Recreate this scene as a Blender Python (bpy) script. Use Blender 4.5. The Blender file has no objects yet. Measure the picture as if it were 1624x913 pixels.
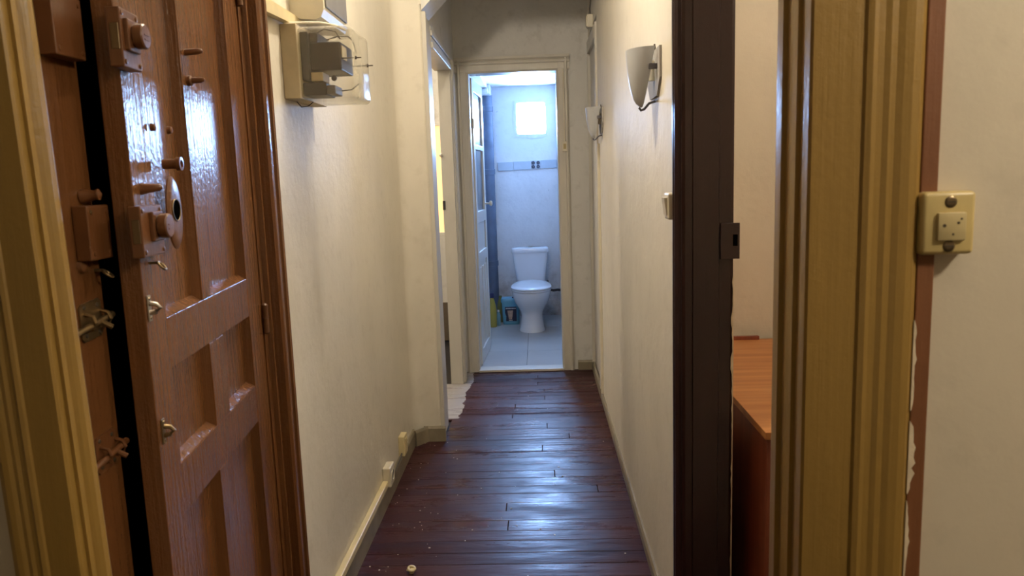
import bpy, bmesh, math, random
from mathutils import Vector, Matrix
random.seed(7)
S = bpy.context.scene
COL = S.collection
PI = math.pi

def lin(r, g, b):
    f = lambda c: (c/255/12.92) if c/255 <= 0.04045 else ((c/255+0.055)/1.055)**2.4
    return (f(r), f(g), f(b), 1.0)

# ------------------------------------------------------------------ camera
cd = bpy.data.cameras.new('camera'); cam = bpy.data.objects.new('camera', cd); COL.objects.link(cam)
cd.sensor_width = 36.0; cd.lens = 36.0*1200/1624; cd.clip_start = 0.02
pitch, yaw, roll = math.radians(8.3456), math.radians(2.1728), math.radians(1.95)
fw = Vector((-math.sin(yaw)*math.cos(pitch), math.cos(yaw)*math.cos(pitch), -math.sin(pitch)))
r0 = Vector((math.cos(yaw), math.sin(yaw), 0)); u0 = r0.cross(fw)
rt = r0*math.cos(roll) - u0*math.sin(roll); up = r0*math.sin(roll) + u0*math.cos(roll)
M = Matrix((rt, up, -fw)).transposed().to_4x4(); M.translation = (0, 0, 1.42)
cam.matrix_world = M
cd.dof.use_dof = True; cd.dof.focus_distance = 4.5; cd.dof.aperture_fstop = 9.0
S.camera = cam

# ------------------------------------------------------------------ world, lights, exposure
w = bpy.data.worlds.new('sky'); S.world = w; w.use_nodes = True
bg = w.node_tree.nodes['Background']; bg.inputs[0].default_value = (0.31, 0.54, 1.0, 1); bg.inputs[1].default_value = 400.0
def light(name, kind, loc, energy, color, size=0.06, rot=(0, 0, 0), sy=None):
    l = bpy.data.lights.new(name, kind); l.energy = energy; l.color = color
    if kind == 'AREA':
        l.size = size
        if sy: l.shape = 'RECTANGLE'; l.size_y = sy
    else:
        l.shadow_soft_size = size
    o = bpy.data.objects.new(name, l); COL.objects.link(o); o.location = loc; o.rotation_euler = rot
    return o
WARM = (1.0, 0.88, 0.70)
pt = light('window_portal', 'AREA', (-0.045, 7.66, 1.982), 1, (1, 1, 1), 0.30, (-PI/2, 0, 0), 0.32)
pt.data.cycles.is_portal = True
light('hall_lamp', 'POINT', (-0.20, 2.42, 2.82), 59, WARM, 0.05)
light('front_room_lamp', 'POINT', (1.35, 0.25, 2.3), 56, (1.0, 0.86, 0.66), 0.10)
light('side_room_lamp', 'POINT', (1.5, 1.7, 2.6), 34, (1.0, 0.88, 0.72), 0.08)
light('back_room_lamp', 'POINT', (-1.5, 5.0, 2.5), 70, (1.0, 0.86, 0.66), 0.08)
S.view_settings.view_transform = 'Standard'; S.view_settings.look = 'None'
S.view_settings.exposure = 0.0; S.view_settings.gamma = 1.0; S.view_settings.use_curve_mapping = False

# ------------------------------------------------------------------ materials
class NT:
    def __init__(s, name):
        m = bpy.data.materials.new(name); m.use_nodes = True
        s.m = m; s.t = m.node_tree; s.b = s.t.nodes['Principled BSDF']; s.out = s.t.nodes['Material Output']
        s.co = s.n('ShaderNodeTexCoord').outputs['Object']
    def n(s, k, **kw):
        o = s.t.nodes.new(k)
        for a, v in kw.items(): setattr(o, a, v)
        return o
    def l(s, a, b): s.t.links.new(a, b)
    def noise(s, scale=5, detail=4, rough=0.55, stretch=None, co=None):
        n = s.n('ShaderNodeTexNoise'); n.inputs['Scale'].default_value = scale; n.inputs['Detail'].default_value = detail
        n.inputs['Roughness'].default_value = rough
        c = co or s.co
        if stretch:
            mp = s.n('ShaderNodeMapping'); mp.inputs['Scale'].default_value = stretch; s.l(c, mp.inputs[0]); c = mp.outputs[0]
        s.l(c, n.inputs['Vector']); return n.outputs['Fac']
    def ramp(s, fac, a, b, ca=(0, 0, 0, 1), cb=(1, 1, 1, 1)):
        r = s.n('ShaderNodeValToRGB'); e = r.color_ramp.elements
        e[0].position = a; e[1].position = b; e[0].color = ca; e[1].color = cb
        s.l(fac, r.inputs[0]); return r.outputs[0]
    def mix(s, fac, a, b, mode='MIX'):
        x = s.n('ShaderNodeMix', data_type='RGBA', blend_type=mode)
        for v, i in ((fac, 0), (a, 6), (b, 7)):
            if hasattr(v, 'links') or hasattr(v, 'is_linked'): s.l(v, x.inputs[i])
            else: x.inputs[i].default_value = v
        return x.outputs[2]
    def math(s, op, a, b=0.0):
        x = s.n('ShaderNodeMath', operation=op)
        for v, i in ((a, 0), (b, 1)):
            if hasattr(v, 'is_linked'): s.l(v, x.inputs[i])
            else: x.inputs[i].default_value = v
        return x.outputs[0]
    def sep(s):
        x = s.n('ShaderNodeSeparateXYZ'); s.l(s.co, x.inputs[0]); return x.outputs
    def bump(s, h, strength=0.3, dist=0.01):
        b = s.n('ShaderNodeBump'); b.inputs['Strength'].default_value = strength; b.inputs['Distance'].default_value = dist
        s.l(h, b.inputs['Height']); s.l(b.outputs[0], s.b.inputs['Normal'])
    def base(s, c):
        if hasattr(c, 'is_linked'): s.l(c, s.b.inputs['Base Color'])
        else: s.b.inputs['Base Color'].default_value = c
    def rough(s, v):
        if hasattr(v, 'is_linked'): s.l(v, s.b.inputs['Roughness'])
        else: s.b.inputs['Roughness'].default_value = v
MAT = {}
def plain(name, c, rough=0.5, metal=0.0, var=0.12, scale=14, bump=0.06, spec=0.5):
    t = NT(name); n = t.noise(scale, 4)
    d = tuple(x*(1-var) for x in c[:3])+(1,)
    l_ = tuple(min(1, x*(1+var)) for x in c[:3])+(1,)
    t.base(t.ramp(n, 0.3, 0.7, d, l_)); t.rough(rough); t.b.inputs['Metallic'].default_value = metal
    t.b.inputs['Specular IOR Level'].default_value = spec
    if bump: t.bump(t.noise(scale*4, 3), bump, 0.004)
    MAT[name] = t.m; return t
def plaster(name, c, dirt, amount=0.45, stains=None, lump=0.5):
    t = NT(name)
    n1 = t.noise(2.2, 6, 0.6, (1, 1, 0.6)); n2 = t.noise(14, 5, 0.6)
    col = t.mix(t.ramp(n1, 0.35, 0.75), c, tuple(x*0.86 for x in c[:3])+(1,))
    sm = t.math('MULTIPLY', t.ramp(n2, 0.55, 0.8), amount)
    col = t.mix(sm, col, dirt)
    if stains:
        sp = t.ramp(t.noise(26, 5, 0.7), stains[0], stains[0]+0.04)
        col = t.mix(t.math('MULTIPLY', sp, stains[1]), col, stains[2])
    if name == 'bath_plaster':
        zz = t.sep()[2]
        low = t.math('SUBTRACT', 1.0, t.math('MULTIPLY', zz, 1.5))
        g_ = t.math('MULTIPLY', t.ramp(t.math('ADD', t.noise(5, 6, 0.7), t.math('MULTIPLY', low, 0.35)), 0.62, 0.95), 0.75)
        col = t.mix(g_, col, lin(120, 100, 84))
    t.base(col); t.rough(0.62)
    h = t.math('ADD', t.math('MULTIPLY', t.noise(4, 3), 1.2), t.math('MULTIPLY', t.noise(38, 5, 0.6), 0.35))
    t.bump(h, lump, 0.02)
    MAT[name] = t.m; return t
def brushed(name, c, rough=0.3, bump=0.35, chips=None, vert=True, dark=0.7, spec=0.5, thr=0.68):
    """oil paint laid on with a brush along the length of the wood"""
    t = NT(name); st = (1, 1, 0.035) if vert else (0.035, 1, 1)
    n = t.noise(60, 4, 0.6, st); n2 = t.noise(6, 5, 0.6, (1, 1, 0.3) if vert else (0.3, 1, 1))
    col = t.mix(t.ramp(n2, 0.3, 0.75), c, tuple(x*dark for x in c[:3])+(1,))
    if chips:
        col = t.mix(t.ramp(t.noise(30, 6, 0.75), thr, thr+0.03), col, chips)
    t.base(col); t.rough(t.math('ADD', t.math('MULTIPLY', n2, 0.12), rough-0.06))
    t.b.inputs['Specular IOR Level'].default_value = spec
    h = t.math('ADD', n, t.math('MULTIPLY', t.noise(90, 3, 0.6), 0.5))
    t.bump(h, bump, 0.004)
    MAT[name] = t.m; return t

plaster('cream_plaster', lin(222, 215, 200), lin(176, 166, 146), 0.30, None, 0.2)
plaster('front_plaster', lin(208, 196, 174), lin(160, 150, 130), 0.25, None, 0.1)
plaster('white_plaster', lin(214, 212, 208), lin(150, 146, 140), 0.4, None, 0.25)
plaster('bath_plaster', lin(226, 226, 228), lin(168, 166, 166), 0.22, (0.69, 0.5, lin(96, 92, 92)), 0.3)
plaster('room_plaster', lin(214, 200, 178), lin(186, 170, 148), 0.2, None, 0.2)
plaster('ceiling_white', lin(226, 226, 224), lin(180, 178, 172), 0.3)
brushed('brown_paint', lin(114, 73, 40), 0.24, 0.6, None, True, 0.72)
brushed('brown_hardware', lin(108, 68, 38), 0.33, 0.2, None, True, 0.8)
brushed('olive_paint', lin(150, 118, 58), 0.36, 0.3, None, True, 0.82)
brushed('dark_paint', lin(52, 30, 28), 0.34, 0.25, lin(190, 175, 150), True, 0.7, 0.5, 0.80)
brushed('pale_paint', lin(206, 201, 190), 0.42, 0.3, lin(88, 70, 56), True, 0.86, 0.5, 0.76)
brushed('door_white', lin(214, 212, 206), 0.34, 0.2, lin(110, 100, 90), True, 0.9, 0.5, 0.78)
brushed('raw_wood', lin(132, 84, 50), 0.6, 0.3, lin(216, 200, 174), True, 0.6, 0.4, 0.74)
plain('skirting_grey', lin(134, 124, 104), 0.5, 0, 0.2, 9, 0.2)
plain('cream_plastic', lin(216, 200, 156), 0.4, 0, 0.06)
plain('white_plastic', lin(216, 208, 188), 0.4, 0, 0.05)
plain('yellowed_plastic', lin(196, 174, 116), 0.38, 0, 0.08, 20, 0.05)
plain('rocker_plastic', lin(188, 170, 124), 0.35, 0, 0.06, 30, 0.04)
plain('mark_dark', lin(70, 58, 40), 0.6)
plain('screw_steel', lin(120, 104, 80), 0.35, 0.9)
plain('steel', lin(190, 182, 170), 0.28, 1.0, 0.1)
plain('brass', lin(134, 112, 78), 0.42, 0.85, 0.2)
plain('void_black', lin(6, 5, 5), 0.95, 0, 0.05, 5, 0, 0.0)
plain('landing_dark', lin(30, 28, 30), 0.9, 0, 0.1, 5, 0)  # near-black so the darkness of the unlit landing is in the wall colour
plain('meter_black', lin(44, 43, 48), 0.4, 0, 0.1)
plain('meter_grey', lin(120, 116, 112), 0.5, 0, 0.1)
plain('label_cream', lin(206, 190, 150), 0.6, 0, 0.08)
plain('board_wood', lin(196, 180, 148), 0.6, 0, 0.2, 8, 0.1)
plain('cable_grey', lin(90, 84, 76), 0.5)
plain('porcelain', lin(226, 228, 232), 0.08, 0, 0.01, 5, 0)
plain('seat_white', lin(224, 226, 230), 0.2, 0, 0.01, 5, 0)
plain('pipe_slate', lin(88, 100, 120), 0.42, 0, 0.2, 8, 0.1)
plain('hose_dark', lin(44, 42, 44), 0.5)
plain('bin_blue', lin(104, 170, 196), 0.35, 0, 0.05)
plain('label_navy', lin(30, 34, 62), 0.45, 0, 0.1)
plain('label_tan', lin(190, 160, 140), 0.5, 0, 0.2, 40, 0)
plain('label_white', lin(206, 206, 206), 0.5, 0, 0.05, 40, 0)
plain('bottle_yellow', lin(178, 164, 76), 0.3, 0, 0.06)
plain('cap_navy', lin(34, 40, 84), 0.35, 0, 0.06)
plain('bottle_olive', lin(110, 112, 62), 0.35, 0, 0.1)
plain('bottle_teal', lin(116, 160, 176), 0.35, 0, 0.1)
plain('grout', lin(132, 130, 128), 0.8)
plain('band_tile', lin(176, 188, 200), 0.3, 0, 0.06)
plain('band_dark', lin(64, 72, 88), 0.35, 0, 0.15, 60, 0)
plain('subfloor', lin(24, 15, 14), 0.8)
plain('chip_white', lin(206, 196, 180), 0.6, 0, 0.15)
plain('sconce_plate', lin(160, 156, 152), 0.75, 0, 0.05)
plain('clip_grey', lin(96, 94, 100), 0.4, 0.3)
plain('filler', lin(216, 200, 172), 0.7, 0, 0.1, 30, 0.2)
plain('dark_plinth', lin(96, 84, 72), 0.7)
t = plain('tile_grey', lin(178, 176, 174), 0.28, 0, 0.08, 3, 0.02)
def wood(name, c1, c2, rough, axis):
    t = NT(name); st = [9, 9, 9]; st[axis] = 0.6
    n = t.noise(3, 6, 0.6, tuple(st)); t.base(t.ramp(n, 0.3, 0.72, c1, c2)); t.rough(rough)
    t.bump(t.noise(12, 4, 0.6, tuple(st)), 0.08, 0.003); MAT[name] = t.m
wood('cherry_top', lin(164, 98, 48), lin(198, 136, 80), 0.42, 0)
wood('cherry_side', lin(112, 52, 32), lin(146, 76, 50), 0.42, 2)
# floor boards: dark aubergine-brown paint, worn and scuffed, grey paint by the side doorway
t = NT('floor_paint')
oi = t.n('ShaderNodeObjectInfo').outputs['Random']
gc = t.n('ShaderNodeNewGeometry').outputs['Position']
n1 = t.noise(5, 6, 0.65, (0.35, 1.6, 1), gc); n2 = t.noise(40, 5, 0.7, (0.3, 1, 1), gc)
c = t.mix(t.ramp(n1, 0.3, 0.75), lin(66, 36, 38), lin(42, 23, 25))
c = t.mix(t.math('MULTIPLY', oi, 0.5), c, lin(74, 44, 40))
c = t.mix(t.math('MULTIPLY', t.ramp(t.noise(9, 6, 0.75, (0.5, 1.4, 1), gc), 0.62, 0.70), 0.55), c, lin(104, 80, 60))
sx = t.n('ShaderNodeSeparateXYZ'); t.l(gc, sx.inputs[0])
edge = t.math('ADD', sx.outputs[0], t.math('MULTIPLY', t.math('SUBTRACT', t.noise(7, 4, 0.6, None, gc), 0.5), 0.10))
m1 = t.math('LESS_THAN', edge, -0.505); m2 = t.math('GREATER_THAN', sx.outputs[1], 4.36)
c = t.mix(t.math('MULTIPLY', m1, m2), c, lin(150, 146, 146))
c = t.mix(t.ramp(t.noise(55, 4, 0.7, (0.5, 1, 1), gc), 0.735, 0.76), c, lin(170, 150, 120))
t.base(c)
t.rough(t.math('ADD', t.math('MULTIPLY', t.ramp(n1, 0.35, 0.68), 0.26), t.math('ADD', t.math('MULTIPLY', n2, 0.12), 0.14)))
t.bump(t.math('ADD', t.noise(18, 5, 0.6, (0.12, 1, 1), gc), t.math('MULTIPLY', t.noise(6, 4, 0.6, (0.3, 1.2, 1), gc), 1.6)), 0.34, 0.007)
t.b.inputs['Specular IOR Level'].default_value = 0.09
MAT['floor_paint'] = t.m
# clear plastic cover
t = NT('clear_plastic'); tr = t.n('ShaderNodeBsdfTransparent'); tr.inputs[0].default_value = (0.93, 0.92, 0.88, 1)
t.base(lin(226, 220, 204)); t.rough(0.09); t.b.inputs['Specular IOR Level'].default_value = 0.8
ms = t.n('ShaderNodeMixShader')
lw = t.n('ShaderNodeLayerWeight'); lw.inputs[0].default_value = 0.35
f = t.math('ADD', t.math('MULTIPLY', lw.outputs['Facing'], 0.35), t.math('MULTIPLY', t.ramp(t.noise(8, 4), 0.4, 0.8), 0.14))
f = t.math('ADD', f, 0.17)
t.l(f, ms.inputs[0]); t.l(tr.outputs[0], ms.inputs[1]); t.l(t.b.outputs[0], ms.inputs[2]); t.l(ms.outputs[0], t.out.inputs[0])
MAT['clear_plastic'] = t.m
# frosted glass of the sconces, frosted panes
def frosted(name, c, k=0.45, rough=0.35):
    t = NT(name); t.base(t.mix(t.noise(6, 3), c, tuple(x*0.9 for x in c[:3])+(1,))); t.rough(rough)
    tl = t.n('ShaderNodeBsdfTranslucent'); tl.inputs[0].default_value = c
    ms = t.n('ShaderNodeMixShader'); ms.inputs[0].default_value = k
    t.l(t.b.outputs[0], ms.inputs[1]); t.l(tl.outputs[0], ms.inputs[2]); t.l(ms.outputs[0], t.out.inputs[0]); MAT[name] = t.m
frosted('frosted_glass', lin(208, 210, 214), 0.25)
frosted('frosted_pane', lin(112, 118, 126), 0.15, 0.25)
t = NT('window_glass'); tr = t.n('ShaderNodeBsdfTransparent'); ms = t.n('ShaderNodeMixShader'); ms.inputs[0].default_value = 0.06
t.rough(0.03); t.l(tr.outputs[0], ms.inputs[1]); t.l(t.b.outputs[0], ms.inputs[2]); t.l(ms.outputs[0], t.out.inputs[0]); MAT['window_glass'] = t.m
t = NT('lit_pane'); t.b.inputs['Emission Color'].default_value = lin(255, 206, 140); t.b.inputs['Emission Strength'].default_value = 1.1
t.base(lin(230, 200, 150)); MAT['lit_pane'] = t.m

# ------------------------------------------------------------------ mesh helpers
def nb(): return bmesh.new()
def box(bm, x0, x1, y0, y1, z0, z1, bev=0.0, seg=2):
    v = [bm.verts.new((x, y, z)) for x in (x0, x1) for y in (y0, y1) for z in (z0, z1)]
    fs = [bm.faces.new([v[i] for i in q]) for q in ((0, 1, 3, 2), (4, 6, 7, 5), (0, 4, 5, 1), (2, 3, 7, 6), (0, 2, 6, 4), (1, 5, 7, 3))]
    if bev:
        es = list({e for f in fs for e in f.edges})
        bmesh.ops.bevel(bm, geom=es, offset=bev, segments=seg, affect='EDGES', profile=0.5)
    return bm
def ext(bm, pts, axis, a0, a1):
    """polygon pts swept along an axis: z takes (x,y), y takes (x,z), x takes (y,z)"""
    def P(p, a): return {'z': (p[0], p[1], a), 'y': (p[0], a, p[1]), 'x': (a, p[0], p[1])}[axis]
    A = [bm.verts.new(P(p, a0)) for p in pts]; B = [bm.verts.new(P(p, a1)) for p in pts]
    n = len(pts)
    bm.faces.new(A); bm.faces.new(B[::-1])
    for i in range(n): bm.faces.new((A[i], B[i], B[(i+1) % n], A[(i+1) % n]))
    return bm
def loft(bm, rings, cap=True):
    R = [[bm.verts.new(p) for p in r] for r in rings]; n = len(rings[0])
    for a, b in zip(R, R[1:]):
        for i in range(n): bm.faces.new((a[i], a[(i+1) % n], b[(i+1) % n], b[i]))
    if cap: bm.faces.new(R[0][::-1]); bm.faces.new(R[-1])
    return bm
def frame_of(d):
    d = Vector(d).normalized(); a = Vector((0, 0, 1)) if abs(d.z) < 0.9 else Vector((1, 0, 0))
    x = d.cross(a).normalized(); return x, d.cross(x), d
def lathe(bm, prof, o, d=(0, 0, 1), n=20):
    x, y, z = frame_of(d); o = Vector(o)
    return loft(bm, [[o + z*h + (x*math.cos(2*PI*i/n) + y*math.sin(2*PI*i/n))*max(r, 1e-4) for i in range(n)] for r, h in prof])
def cyl(bm, o, d, r, h, n=16): return lathe(bm, [(r, 0), (r, h)], o, d, n)
def tube(bm, pts, r, n=8):
    pts = [Vector(p) for p in pts]; rings = []
    for i, p in enumerate(pts):
        d = (pts[min(i+1, len(pts)-1)] - pts[max(i-1, 0)])
        x, y, z = frame_of(d)
        rings.append([p + (x*math.cos(2*PI*k/n) + y*math.sin(2*PI*k/n))*r for k in range(n)])
    return loft(bm, rings)
def ring(bm, o, d, R, r, n=18, m=8):
    x, y, z = frame_of(d); o = Vector(o); V = []
    for i in range(n):
        c = x*math.cos(2*PI*i/n) + y*math.sin(2*PI*i/n)
        V.append([bm.verts.new(o + c*(R + r*math.cos(2*PI*k/m)) + z*r*math.sin(2*PI*k/m)) for k in range(m)])
    for i in range(n):
        for k in range(m): bm.faces.new((V[i][k], V[(i+1) % n][k], V[(i+1) % n][(k+1) % m], V[i][(k+1) % m]))
    return bm
WM = {}
def obj(name, bm, mat, parent=None, smooth=False, local=False):
    bmesh.ops.recalc_face_normals(bm, faces=bm.faces)
    me = bpy.data.meshes.new(name); bm.to_mesh(me); bm.free(); me.materials.append(MAT[mat])
    if smooth:
        for p in me.polygons: p.use_smooth = True
        try: me.set_sharp_from_angle(angle=math.radians(42))
        except Exception: pass
    o = bpy.data.objects.new(name, me); COL.objects.link(o)
    if parent:
        o.parent = parent
        if not local: o.matrix_parent_inverse = WM[parent].inverted()
        WM[o] = WM[parent] if local else Matrix.Identity(4)
    else: WM[o] = Matrix.Identity(4)
    return o
def tag(o, label, cat=None, group=None, kind=None):
    o['label'] = label
    if cat: o['category'] = cat
    if group: o['group'] = group
    if kind: o['kind'] = kind
    return o
def thing(name, label, cat, loc, group=None, rz=0.0, kind=None):
    o = bpy.data.objects.new(name, None); COL.objects.link(o); o.location = loc; o.rotation_euler = (0, 0, rz); o.empty_display_size = 0.05
    WM[o] = Matrix.Translation(loc) @ Matrix.Rotation(rz, 4, 'Z')
    return tag(o, label, cat, group, kind)
def struct(name, bm, mat, label, smooth=False):
    return tag(obj(name, bm, mat, None, smooth), label, kind='structure')

H = 2.95
# ------------------------------------------------------------------ shell of the flat
b = nb(); box(b, -2.6, 2.8, -2.2, 8.1, -0.15, -0.014)
floor = struct('floor', b, 'subfloor', 'dark aubergine painted floorboards of the hallway')
b = nb(); box(b, -2.6, 2.8, -2.2, 8.1, H, H+0.15)
struct('ceiling', b, 'ceiling_white', 'white plaster ceiling above the hallway')
b = nb(); box(b, -2.6, 2.8, -2.35, -2.2, -0.15, H+0.15)
box(b, -2.75, -2.6, -2.35, 8.1, -0.15, H+0.15); box(b, 2.8, 2.95, -2.35, 8.1, -0.15, H+0.15)
struct('wall_outer', b, 'front_plaster', 'outer plaster walls closing the flat')
# wall that the camera looks through: opening x -0.657..0.341
b = nb(); box(b, 0.355, 2.8, 0.988, 1.10, 0, H); box(b, -2.6, -0.675, 0.988, 1.028, 0, H); box(b, -0.70, 0.355, 0.988, 1.06, 2.25, H)
struct('wall_front', b, 'front_plaster', 'beige plaster wall around the nearest doorway')
# left corridor wall with the entrance opening y 1.03..2.04; rounded inner corner into the nib
pl = [(-0.82, 2.035), (-0.715, 2.035), (-0.715, 3.92)]
for k in range(1, 9):
    a = PI + (PI/2)*k/8 * -1
    pl.append((-0.655 + 0.06*math.cos(a), 3.92 + 0.06*math.sin(a)))
pl += [(-0.575, 3.98), (-0.568, 3.987), (-0.568, 4.24), (-0.575, 4.25), (-0.575, 4.29), (-0.70, 4.29), (-0.70, 4.08), (-0.82, 4.08)]
b = nb(); ext(b, pl, 'z', 0, 2.30)
ext(b, pl[:-8] + [(-0.565, 3.98), (-0.565, 4.25), (-0.70, 4.25), (-0.70, 4.08), (-0.82, 4.08)], 'z', 2.30, H)
box(b, -0.82, -0.715, 1.028, 2.035, 2.25, H)
wl = struct('wall_left', b, 'cream_plaster', 'cream plaster wall running along the left of the hallway', True)
# haunched lintel across the corridor
b = nb(); ext(b, [(-0.565, 2.27), (-0.195, 2.64), (0.378, 2.64), (0.378, H), (-0.565, H)], 'y', 3.985, 4.25)
struct('trim_1', b, 'white_plaster', 'plastered lintel with slanted corner across the hallway')
# wall of the side doorway behind the nib
b = nb(); box(b, -0.642, -0.563, 5.13, 5.56, 0, H); box(b, -0.68, -0.563, 4.25, 5.13, 2.16, H)
box(b, -0.642, -0.60, 5.56, 8.1, 0, H); box(b, -2.6, -0.78, 3.2, 3.3, 0, H); box(b, -2.6, -0.64, 6.6, 6.75, 0, 0.935)
box(b, -2.6, -1.25, 6.6, 6.75, 0.935, 1.90); box(b, -0.74, -0.64, 6.6, 6.75, 0.935, 1.90); box(b, -2.6, -0.64, 6.6, 6.75, 1.90, H)
struct('wall_passage', b, 'white_plaster', 'whitish plaster wall around the side doorway by the toilet')
# end wall with the toilet doorway x -0.47..0.155
b = nb(); box(b, -0.60, -0.475, 5.45, 5.57, 0, H); box(b, 0.165, 0.50, 5.45, 5.57, 0, H); box(b, -0.475, 0.165, 5.45, 5.57, 2.15, H)
struct('wall_end', b, 'white_plaster', 'grey-white end wall above the toilet doorway')
# right corridor wall
b = nb(); box(b, 0.378, 0.50, 2.06, 4.70, 0, H); box(b, 0.39, 0.50, 4.70, 5.50, 0, H); box(b, 0.378, 0.50, 4.70, 5.50, 2.36, H)
box(b, 0.378, 0.50, 1.0, 2.06, 2.25, H)
struct('wall_right', b, 'cream_plaster', 'cream plaster wall carrying the two sconces')
b = nb(); box(b, 0.50, 2.8, 2.98, 3.10, 0, H)
struct('wall_side_room', b, 'room_plaster', 'beige wall of the room beside the hallway')
# stair landing behind the entrance door
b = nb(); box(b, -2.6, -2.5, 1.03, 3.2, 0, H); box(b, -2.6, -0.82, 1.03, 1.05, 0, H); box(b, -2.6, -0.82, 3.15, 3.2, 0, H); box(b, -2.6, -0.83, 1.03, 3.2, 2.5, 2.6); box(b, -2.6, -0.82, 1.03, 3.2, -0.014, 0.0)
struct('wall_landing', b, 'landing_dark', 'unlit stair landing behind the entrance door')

# ---------------- toilet room
WX0, WX1, WZ0, WZ1 = -0.19, 0.10, 1.828, 2.136
b = nb()
for q in ((-0.62, WX0, 0, H), (WX1, 0.36, 0, H), (WX0, WX1, 0, WZ0), (WX0, WX1, WZ1, H)): box(b, q[0], q[1], 7.60, 7.74, q[2], q[3])
wb = struct('wall_toilet_back', b, 'bath_plaster', 'stained white wall with small square window above the toilet')
b = nb(); box(b, 0.20, 0.34, 5.57, 7.62, 0, H); box(b, -0.62, -0.598, 5.57, 7.62, 0, H)
struct('wall_toilet_side', b, 'bath_plaster', 'stained white side walls of the toilet room')
b = nb(); box(b, -0.62, 0.34, 5.56, 7.72, 2.292, 2.36)
struct('ceiling_toilet', b, 'ceiling_white', 'bright low ceiling of the toilet room')
b = nb(); box(b, -2.6, -0.62, 7.74, 8.1, 0, H); box(b, 0.34, 2.8, 7.74, 8.1, 0, H); box(b, -2.6, -0.6, 7.6, 7.76, 0, H); box(b, 0.33, 2.8, 7.6, 7.76, 0, H)
box(b, -0.62, 0.34, 7.6, 7.74, 2.30, H)
struct('wall_rear', b, 'front_plaster', 'rear outer wall of the flat')
# rough plaster patch and small window
wn = thing('window_1', 'small square bright window high on the toilet wall', None, (-0.045, 7.60, WZ0), kind='structure')
b = nb(); rr = 0.035
pts_o = []; pts_i = []
for k in range(40):
    a = 2*PI*k/40; c, s = math.cos(a), math.sin(a); sq = 1/max(abs(c), abs(s))**0.8
    rj = 1 + 0.05*random.uniform(-1, 1)
    pts_o.append((-0.045 + 0.182*c*sq*rj, 1.982 + 0.19*s*sq*rj))
    q_ = min(1/max(abs(c), abs(s)), 1.36*random.uniform(0.985, 1.01)); pts_i.append((-0.045 + 0.143*c*q_, 1.982 + 0.152*s*q_))
A = [b.verts.new((p[0], 7.594, p[1])) for p in pts_o]; B = [b.verts.new((p[0], 7.586, p[1])) for p in pts_i]; Cc = [b.verts.new((p[0], 7.70, p[1])) for p in pts_i]; Dd = [b.verts.new((p[0], 7.62, p[1])) for p in pts_o]
for i in range(40):
    j = (i+1) % 40
    b.faces.new((A[i], A[j], B[j], B[i])); b.faces.new((B[i], B[j], Cc[j], Cc[i])); b.faces.new((Dd[i], Dd[j], A[j], A[i]))
obj('plaster_surround', b, 'bath_plaster', wn)
b = nb(); box(b, WX0, WX1, 7.70, 7.705, WZ0, WZ1); obj('pane', b, 'window_glass', wn)
# band of tiles along the back wall
xs = [-0.39, -0.235, -0.06, 0.04, 0.20]
for i, (x0, x1) in enumerate(zip(xs, xs[1:])):
    b = nb(); box(b, x0+0.002, x1-0.002, 7.588, 7.602, 1.482 + 0.004*i, 1.566 + 0.003*i, 0.002, 1)
    tl = obj('tile', b, 'band_tile', wb)
    if i == 2:
        for dx in (0, 0.05):
            for dz in (0, 0.038):
                b = nb(); ring(b, (-0.036+dx*0.98, 7.587, 1.512+dz), (0, 1, 0), 0.011, 0.007, 12, 6); obj('dark_motif', b, 'band_dark', tl)
# floor tiles
b = nb(); box(b, -0.60, 0.20, 5.53, 7.60, -0.014, 0.011)
ft = struct('floor_toilet', b, 'grout', 'pale grey tiled floor of the toilet room')
for x0, x1 in ((-0.60, -0.118), (-0.118, 0.20)):
    for y0, y1 in ((5.535, 6.03), (6.03, 6.53), (6.53, 7.03), (7.03, 7.60)):
        b = nb(); box(b, x0+0.0015, x1-0.0015, y0+0.0015, y1-0.0015, 0.0, 0.015, 0.001, 1); obj('tile', b, 'tile_grey', ft)
# boxed beam over the soil pipe
b = nb(); box(b, -0.60, -0.425, 7.30, 7.60, 2.20, 2.293, 0.004); box(b, -0.60, -0.45, 5.57, 7.30, 2.255, 2.293, 0.004)
struct('trim_2', b, 'bath_plaster', 'boxed beam under the toilet room ceiling')

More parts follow.
